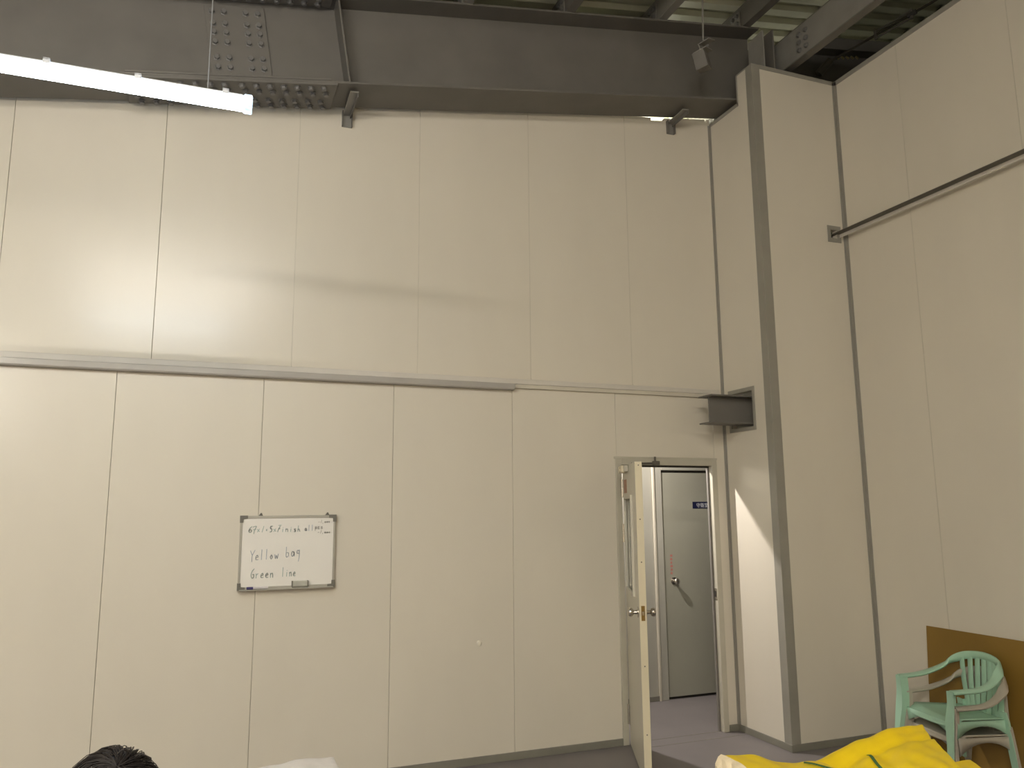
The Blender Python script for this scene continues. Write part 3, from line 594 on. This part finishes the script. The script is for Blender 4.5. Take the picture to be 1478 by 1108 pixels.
# ---------------------------------------------------------------- stacked plastic armchairs
def rprof(a, b):  # rounded rectangle profile
    k = .35; return [(-a, -b * k), (-a * .6, -b), (a * .6, -b), (a, -b * k), (a, b * k), (a * .6, b), (-a * .6, b), (-a, b * k)]
def chair(m, name):
    e_ = empty(name, (0, 0, 0))
    def part(mb, nm, smooth=True): o = mb.build(nm, m, None, smooth=smooth); local(o, e_); return o
    hw, fz, az = .245, -.22, .55     # half width at arm fronts, front edge y, arm height
    # arms and back arch as one continuous rim: y- is the front, z up
    P = [(-hw, fz, az), (-hw - .005, fz + .10, az + .004), (-hw - .012, fz + .20, az + .016), (-hw + .008, fz + .30, az + .055), (-.205, fz + .375, az + .110), (-.135, fz + .425, az + .150), (0, fz + .445, az + .166)]
    P = P + [(-x, y, z) for x, y, z in P[-2::-1]]
    pts = spline(P, 6); n = len(pts); ups = []; sc = []
    for i, p in enumerate(pts):
        t = 1 - abs(i / (n - 1) * 2 - 1)          # 0 at the arm front, 1 at the apex
        w = max(0, min(1, (t - .45) / .4)); ups.append((0, .95 * w, 1.0 - .85 * w)); sc.append((1 - .1 * w, 1))
    # flat strap profile: wide across, thin through
    part(MB().sweep(pts, rprof(.029, .013), ups=ups, scales=sc), 'arm_and_back_rim')
    # seat: dished grid with a rolled front
    nu, nv = 12, 12; g = []
    for j in range(nv + 1):
        v = j / nv; y = fz + .015 + v * .40; hw2 = .225 - .045 * v
        for i in range(nu + 1):
            u = i / nu * 2 - 1
            z = .372 - .022 * v - .018 * (1 - u * u) * math.sin(math.pi * min(1, v * 1.05)) - .045 * max(0, .14 - v) / .14 * (.35 + .65 * (1 - v)) + .012 * u ** 6
            g.append((u * hw2, y - .022 * (1 - u * u) * (1 - v), z))
    k = nu + 1; fs = [(j * k + i, j * k + i + 1, (j + 1) * k + i + 1, (j + 1) * k + i) for j in range(nv) for i in range(nu)]
    s_ = part(MB().add(g, fs), 'seat'); so = s_.modifiers.new('t', 'SOLIDIFY'); so.thickness = .010
    # apron under the seat edges, arched between the legs
    def apron(a, b, drop, nm='seat_apron'):
        a = Vector(a); b = Vector(b); mb = MB(); N = 12; vs_ = []
        for i in range(N + 1):
            t = i / N; p = a.lerp(b, t); d = drop * (.30 + .70 * abs(2 * t - 1) ** 2.2)
            vs_ += [p, p - Vector((0, 0, d))]
        mb.add(vs_, [(2 * i, 2 * i + 2, 2 * i + 3, 2 * i + 1) for i in range(N)])
        o = part(mb, nm); so = o.modifiers.new('t', 'SOLIDIFY'); so.thickness = .008; so.offset = 0
    apron((-.222, fz + .012, .355), (.222, fz + .012, .355), .10)
    apron((-.228, fz + .02, .365), (-.185, fz + .42, .350), .11); apron((.228, fz + .02, .365), (.185, fz + .42, .350), .11)
    # front legs: angled strips from the floor up to the arm fronts
    for s in (-1, 1):
        L = spline([(s * .262, fz - .045, 0), (s * .250, fz - .020, .20), (s * .238, fz + .0, .37), (s * .243, fz + .012, .47), (s * .245, fz + .012, az + .008)], 5)
        ang = [(-.030, -.026), (.026, -.026), (.026, -.016), (-.018, -.016), (-.018, .028), (-.030, .028)]
        if s > 0: ang = [(-a, b) for a, b in ang][::-1]
        N = len(L); part(MB().sweep(L, ang, up=Vector((0, 1, 0)), scales=[(.85 + .3 * math.exp(-((q_.z - .36) / .10) ** 2), 1) for q_ in L]), 'leg')
        L = spline([(s * .235, fz + .425, 0), (s * .215, fz + .418, .18), (s * .190, fz + .415, .345), (s * .185, fz + .41, .40)], 5)
        ang = [(-.026, -.026), (.026, -.026), (.026, .024), (.017, .024), (.017, -.016), (-.026, -.016)]
        if s < 0: ang = [(-a, b) for a, b in ang][::-1]
        part(MB().sweep(L, ang, up=Vector((0, 1, 0))), 'leg')
    # fan of back slats between seat and arch
    ns = 7
    for i in range(ns):
        u = (i - (ns - 1) / 2) / ((ns - 1) / 2)
        xb = u * .134; xt = u * .158; zt_ = az + .156 - .026 * u * u; yt = fz + .442 - .034 * u * u
        L = spline([(xb, fz + .405, .345), (xb * 1.12, fz + .412, .43), ((xb + xt) / 2 + u * .012, fz + .428 - .02 * u * u, .54), (xt, yt, zt_)], 5)
        part(MB().sweep(L, rprof(.0212, .005), up=Vector((0, 1, 0))), 'back_slat')
    L = [(-.185, fz + .41, .36), (-.09, fz + .415, .352), (0, fz + .416, .350), (.09, fz + .415, .352), (.185, fz + .41, .36)]
    part(MB().sweep(spline(L, 4), rprof(.010, .030), up=Vector((0, 0, 1))), 'lower_back_rail')
    return e_
F_ = Vector((math.cos(math.radians(168.2)), math.sin(math.radians(168.2)), 0))
front_mid = Vector((4.306, -1.487, 0)); org = front_mid - F_ * .22
rz = math.radians(168.2 + 90)
c2 = chair(BEIGE, 'plastic_armchair'); c2.location = org + Vector((.012, -.014, 0)); c2.rotation_euler = (0, 0, rz - .03); c2.scale = (1, 1, .94)
tag(c2, 'beige plastic armchair at the bottom of the stack by the brown board', 'chair', 'stacked plastic armchairs')
c1 = chair(MINT, 'plastic_armchair'); c1.location = org + Vector((0, 0, .093)); c1.rotation_euler = (0, 0, rz); c1.scale = (1, 1, .94)
tag(c1, 'mint green plastic armchair on top of the stack by the brown board', 'chair', 'stacked plastic armchairs')

# ---------------------------------------------------------------- low tables under the goods in front (below the view)
def table(x0, x1, y0, y1, z, lab):
    t = empty('low_table', ((x0 + x1) / 2, (y0 + y1) / 2, 0)); tag(t, lab, 'table')
    nb = 5; w = (y1 - y0) / nb
    for k in range(nb): MB().box(x0, x1, y0 + k * w + .003, y0 + (k + 1) * w - .003, z - .03, z).build('board', WOOD, t, bevel=.002)
    for x in (x0 + .05, x1 - .05):
        for y in (y0 + .05, y1 - .05): MB().box(x - .03, x + .03, y - .03, y + .03, 0, z - .03).build('leg', WOOD, t, bevel=.002)
    MB().box(x0 + .02, x1 - .02, y0 + .03, y0 + .05, z - .10, z - .03).box(x0 + .02, x1 - .02, y1 - .05, y1 - .03, z - .10, z - .03).build('apron', WOOD, t)
table(1.70, 3.05, -3.60, -2.72, .50, 'low wooden table carrying the yellow bags')
table(.02, .62, -2.75, -2.13, .55, 'low wooden table carrying the white bags')

# ---------------------------------------------------------------- yellow bags: soft folded cloth with real thickness
def bag(name, hfun, xr, yr, z0, m, lab, nu=40, nv=30, grp=None):
    # closed body: top from hfun(u, v), sides tucked under to z0
    e_ = empty(name, ((xr(0, .5) + xr(1, .5)) / 2, (yr(.5, 0) + yr(.5, 1)) / 2, z0)); tag(e_, lab, 'bag', grp)
    top = [Vector((xr(i / nu, j / nv), yr(i / nu, j / nv), hfun(i / nu, j / nv))) for j in range(nv + 1) for i in range(nu + 1)]
    k = nu + 1; mb = MB(); fs = [(j * k + i, j * k + i + 1, (j + 1) * k + i + 1, (j + 1) * k + i) for j in range(nv) for i in range(nu)]
    c = sum(top, Vector()) / len(top)
    loop = [i for i in range(nu + 1)] + [j * k + nu for j in range(1, nv + 1)] + [nv * k + i for i in range(nu - 1, -1, -1)] + [j * k for j in range(nv - 1, 0, -1)]
    vs_ = list(top); rings = [loop]
    for t, ins in ((.12, -.012), (.5, -.004), (.9, .010), (1.0, .04)):
        r = []
        for i in loop:
            p = top[i]; d = Vector((p.x - c.x, p.y - c.y, 0)); d.normalize(); z = p.z + (z0 - p.z) * t
            vs_.append(Vector((p.x, p.y, z)) - d * ins); r.append(len(vs_) - 1)
        rings.append(r)
    for a, b in zip(rings, rings[1:]):
        for i in range(len(a)): fs.append((a[i], a[(i + 1) % len(a)], b[(i + 1) % len(a)], b[i]))
    fs.append(tuple(rings[-1]))
    mb.add(vs_, fs); o = mb.build('cloth', m, e_); shade(o, 60)
    return e_
def stripe(e_, hfun, xr, yr, path, w, m):
    mb = MB(); vs_ = []
    for (u, v), (u2, v2) in zip(path, path[1:] + [(2 * path[-1][0] - path[-2][0], 2 * path[-1][1] - path[-2][1])]):
        p = Vector((xr(u, v), yr(u, v), hfun(u, v) + .0035)); q = Vector((xr(u2, v2), yr(u2, v2), 0)); d = q - p; d.z = 0; d.normalize(); s_ = Vector((-d.y, d.x, 0)) * w / 2
        vs_ += [p + s_, p - s_]
    mb.add(vs_, [(2 * i, 2 * i + 1, 2 * i + 3, 2 * i + 2) for i in range(len(path) - 1)])
    o = mb.build('green_stripe', m, e_); so = o.modifiers.new('t', 'SOLIDIFY'); so.thickness = .002; so.offset = 1
sm = lambda t: t * t * (3 - 2 * t)
cl01 = lambda t: max(0, min(1, t))
wr_ = lambda x, y, a=1: a * (.0045 * math.sin(x * 11 + y * 7 + 1) * math.sin(y * 9 - x * 4) + .0018 * math.sin(x * 23 - y * 13) + .0010 * math.sin(x * 6 + y * 41))
# bag A: flat at the left, far edge sinking to the right
xa = lambda u, v: 1.815 + u * .455 - .03 * v + .012 * math.sin(v * 9)
ya = lambda u, v: -2.82 - v * .60 + .010 * math.sin(u * 8)
ha = lambda u, v: .824 - .072 * u - .03 * v + .006 * math.sin(u * 7) * (1 - .5 * v) + wr_(u, v)
A_ = bag('yellow_bag', ha, xa, ya, .505, YELLOW, 'flat folded yellow woven bag at the left with pale open end', grp='yellow woven bags')
stripe(A_, ha, xa, ya, [(.80 + .018 * i, .03 + .022 * i) for i in range(12)], .014, GREENS)
lm = MB(); vs_ = []
for i in range(14):
    v = i / 13 * .5; p = Vector((xa(0, v), ya(0, v), ha(0, v)))
    vs_ += [p + Vector((.004, 0, .004)), p + Vector((-.008 - .004 * (i % 3), .002, -.004 - .003 * (i % 2))), p + Vector((-.022 - .010 * ((i * 7) % 4) / 3, .0, -.024 - .01 * (i % 3))), p + Vector((-.028, 0, -.10))]
lm.add(vs_, [(4 * i + j, 4 * i + j + 1, 4 * i + j + 5, 4 * i + j + 4) for i in range(13) for j in range(3)])
lo_ = lm.build('pale_liner', LINER, A_); so = lo_.modifiers.new('t', 'SOLIDIFY'); so.thickness = .004
# bag B: the upper bag whose far edge climbs to a corner at the right
xb_ = lambda u, v: 2.275 + u * .545 + (-.01 - .30 * u) * v
yb_ = lambda u, v: -2.80 - v * (.50 - .03 * u) + .018 * math.sin(u * 5 + .5) * (1 - v)
hb_ = lambda u, v: .735 + .092 * sm(cl01(u * 1.15)) ** .75 + .010 * math.sin(math.pi * u) - .012 * v - .016 * math.exp(-((v - .16 - .10 * u) / .05) ** 2) + .012 * math.exp(-((v - .05) / .05) ** 2) - .02 * math.exp(-((u - .52 + .25 * v) / .08) ** 2) * cl01(v * 3) + wr_(u * 1.3 + 2, v)
B_ = bag('yellow_bag', hb_, xb_, yb_, .706, YELLOW, 'upper yellow woven bag with a corner rising highest at the right', grp='yellow woven bags')
stripe(B_, hb_, xb_, yb_, [(.34 - .006 * i, .24 + .025 * i) for i in range(24)], .012, GREENS)
# bag C: lower right layer
xc_ = lambda u, v: 2.42 + u * .58 - .30 * v * u
yc_ = lambda u, v: -2.83 - v * .62 - .05 * sm(u)
hc_ = lambda u, v: .696 - .008 * u + .004 * math.sin(u * 9) * (1 - v) + wr_(u + 4, v)
C_ = bag('yellow_bag', hc_, xc_, yc_, .505, YELLOW, 'lower yellow woven bag under the raised corner at the right', grp='yellow woven bags')

# ---------------------------------------------------------------- white folded bags in a small stack
for k in range(5):
    z0 = .552 + k * .0535
    tilt = .0 + .006 * k
    f = lambda u, v, z0=z0, k=k: z0 + .042 - .006 * (1 - u) ** 2.2 * (k / 4) + .004 * math.sin(u * 7 + k) + wr_(u + k, v, .5) - .004 * v
    xr_ = lambda u, v, k=k: .205 + u * .268 + .006 * math.sin(k * 2.1) - .01 * v
    yr_ = lambda u, v, k=k: -2.215 - v * .38 + .004 * math.sin(k * 3.3)
    bag('white_bag', f, xr_, yr_, z0, WHITEB, 'folded white woven bag, %s of the stack on the low table' % ('bottom one', 'second from the bottom', 'middle one', 'second from the top', 'topmost')[k], 20, 14, 'folded white bags in a stack')
# ---------------------------------------------------------------- seated person, only the crown of the head reaches into view
pe = empty('person', (-.13, -3.95, 0)); tag(pe, 'seated person with short dark hair seen from behind at the bottom edge', 'person')
px, py = -.130, -3.935
V_ = [(0, -.02, .47), (0, -.03, .62), (0, -.02, .80), (0, 0, .97), (0, .01, 1.045), (0, .02, 1.115), (0, .03, 1.20),
      (.10, 0, .50), (.12, .40, .50), (.12, .42, .10), (.12, .52, .05), (-.10, 0, .50), (-.12, .40, .50), (-.12, .42, .10), (-.12, .52, .05),
      (.185, 0, .955), (.235, .10, .72), (.19, .30, .66), (.17, .38, .665), (-.185, 0, .955), (-.235, .10, .72), (-.19, .30, .66), (-.17, .38, .665)]
E_ = [(0, 1), (1, 2), (2, 3), (3, 4), (4, 5), (5, 6), (0, 7), (7, 8), (8, 9), (9, 10), (0, 11), (11, 12), (12, 13), (13, 14), (3, 15), (15, 16), (16, 17), (17, 18), (3, 19), (19, 20), (20, 21), (21, 22)]
Rr = [.15, .13, .14, .13, .06, .055, .06, .09, .065, .05, .04, .09, .065, .05, .04, .06, .048, .036, .03, .06, .048, .036, .03]
me = bpy.data.meshes.new('body'); me.from_pydata([(x + px, y + py, z) for x, y, z in V_], E_, []); bo_ = bpy.data.objects.new('body', me); COL.objects.link(bo_)
sk = bo_.modifiers.new('skin', 'SKIN'); me_sk = me.skin_vertices[0].data if me.skin_vertices else None
if me_sk is None:
    bm = bmesh.new(); bm.from_mesh(me); bm.verts.layers.skin.verify(); bm.to_mesh(me); bm.free(); me_sk = me.skin_vertices[0].data
for i, r in enumerate(Rr): me_sk[i].radius = (r, r * (.75 if i < 4 else 1)); me_sk[i].use_root = (i == 0)
ss = bo_.modifiers.new('sub', 'SUBSURF'); ss.levels = 2; ss.render_levels = 2
me.materials.append(SHIRT); own(bo_, pe)
hc = Vector((px - .003, py + .02, 1.233))
def ell(c, r, n=24, m_=16, f=None):
    vs_ = []; fs = []
    for j in range(m_ + 1):
        ph = math.pi * j / m_
        for i in range(n):
            t = 2 * math.pi * i / n; d = Vector((math.sin(ph) * math.cos(t), math.sin(ph) * math.sin(t), math.cos(ph)))
            p = Vector((d.x * r[0], d.y * r[1], d.z * r[2]))
            if f: p = f(p, d)
            vs_.append(c + p)
    for j in range(m_):
        for i in range(n): fs.append((j * n + i, j * n + (i + 1) % n, (j + 1) * n + (i + 1) % n, (j + 1) * n + i))
    return MB().add(vs_, fs)
def headf(p, d):
    if p.z < 0: p.x *= 1 - .25 * (-p.z / .115) ** 1.5; p.y *= 1 - .12 * (-p.z / .115)
    return p
hd = ell(hc, (.072, .090, .112), f=headf).build('head', SKIN, pe, smooth=True); shade(hd, 180)
MB().hexa([(px - .014, py + .105, 1.225), (px + .014, py + .105, 1.225), (px + .016, py + .135, 1.218), (px - .016, py + .135, 1.218), (px - .008, py + .105, 1.27), (px + .008, py + .105, 1.27), (px + .006, py + .112, 1.27), (px - .006, py + .112, 1.27)]).build('nose', SKIN, hd)
for s in (-1, 1):
    ell(hc + Vector((s * .076, .0, -.005)), (.010, .022, .032), 10, 8).build('ear', SKIN, hd, smooth=True)
    ell(hc + Vector((s * .030, .082, .0)), (.013, .008, .008), 10, 8).build('eye', DARK, hd, smooth=True)
ell(hc + Vector((0, .080, -.055)), (.024, .008, .007), 10, 8).build('mouth', PINKL, hd, smooth=True)
def hairf(p, d):
    k = 1 + .028 * math.sin(d.x * 9 + d.y * 5) * math.sin(d.y * 8 - 1) + .012 * math.sin(d.x * 31 + 2 * d.y * 13)
    p = p * k
    if d.y > .25 and d.z < .35: p *= .80
    if d.z < -.35: p *= .80
    return p
hr = ell(hc + Vector((0, -.008, .006)), (.086, .103, .113), 48, 32, hairf).build('hair', HAIR, pe, smooth=True); shade(hr, 180)
lk = MB(); whorl = Vector((.012, -.045, 0))
for i in range(420):
    a = random.uniform(0, 2 * math.pi); L_ = random.uniform(.06, .13); st0 = random.uniform(.0, .09); lift = random.uniform(.000, .006)
    pts = []
    for k in range(7):
        s_ = st0 + L_ * k / 6; aa = a + s_ * 5.0
        x = whorl.x + math.cos(aa) * s_; y = whorl.y + math.sin(aa) * s_
        rx, ry, rzz = .086, .103, .113; q = (x / rx) ** 2 + (y / ry) ** 2
        if q > .97: break
        z = rzz * math.sqrt(1 - q)
        pts.append(hc + Vector((x, y - .008, z + .006)) * 1.0 + Vector((x, y, z)).normalized() * (lift * math.sin(math.pi * k / 6) + .0025))
    if len(pts) < 3: continue
    n_ = len(pts); lk.sweep(pts, [(-.0014, 0), (0, .0011), (.0014, 0), (0, -.0008)], scales=[(1 - .75 * i_ / (n_ - 1), 1 - .5 * i_ / (n_ - 1)) for i_ in range(n_)])
for (x, y, a, h_) in ((.004, -.02, .4, .013), (.03, -.015, -.3, .009), (.012, -.03, 2.4, .007)):
    z = .113 * math.sqrt(max(0, 1 - (x / .086) ** 2 - (y / .103) ** 2)); b0 = hc + Vector((x, y - .008, z + .005))
    pts = [b0 + Vector((math.cos(a) * .030 * t, math.sin(a) * .01 * t, h_ * math.sin(math.pi * t) - .003)) for t in [i / 8 for i in range(9)]]
    lk.sweep(pts, [(-.0015, 0), (0, .0012), (.0015, 0), (0, -.0012)], scales=[(1 - .5 * t / 8, 1) for t in range(9)])
lk.build('hair_locks', HAIR, hr)
sto = empty('stool', (px, py - .02, 0)); tag(sto, 'small wooden stool under the seated person', 'stool')
MB().lathe((px, py - .02, .40), (0, 0, -1), [(0, .15), (.03, .155), (.035, .14)]).build('seat', WOOD, sto, smooth=True)
for a in range(4):
    t = math.pi / 4 + a * math.pi / 2; MB().cyl((px + .15 * math.cos(t), py - .02 + .15 * math.sin(t), 0), (px + .10 * math.cos(t), py - .02 + .10 * math.sin(t), .37), .016, 8).build('leg', WOOD, sto)
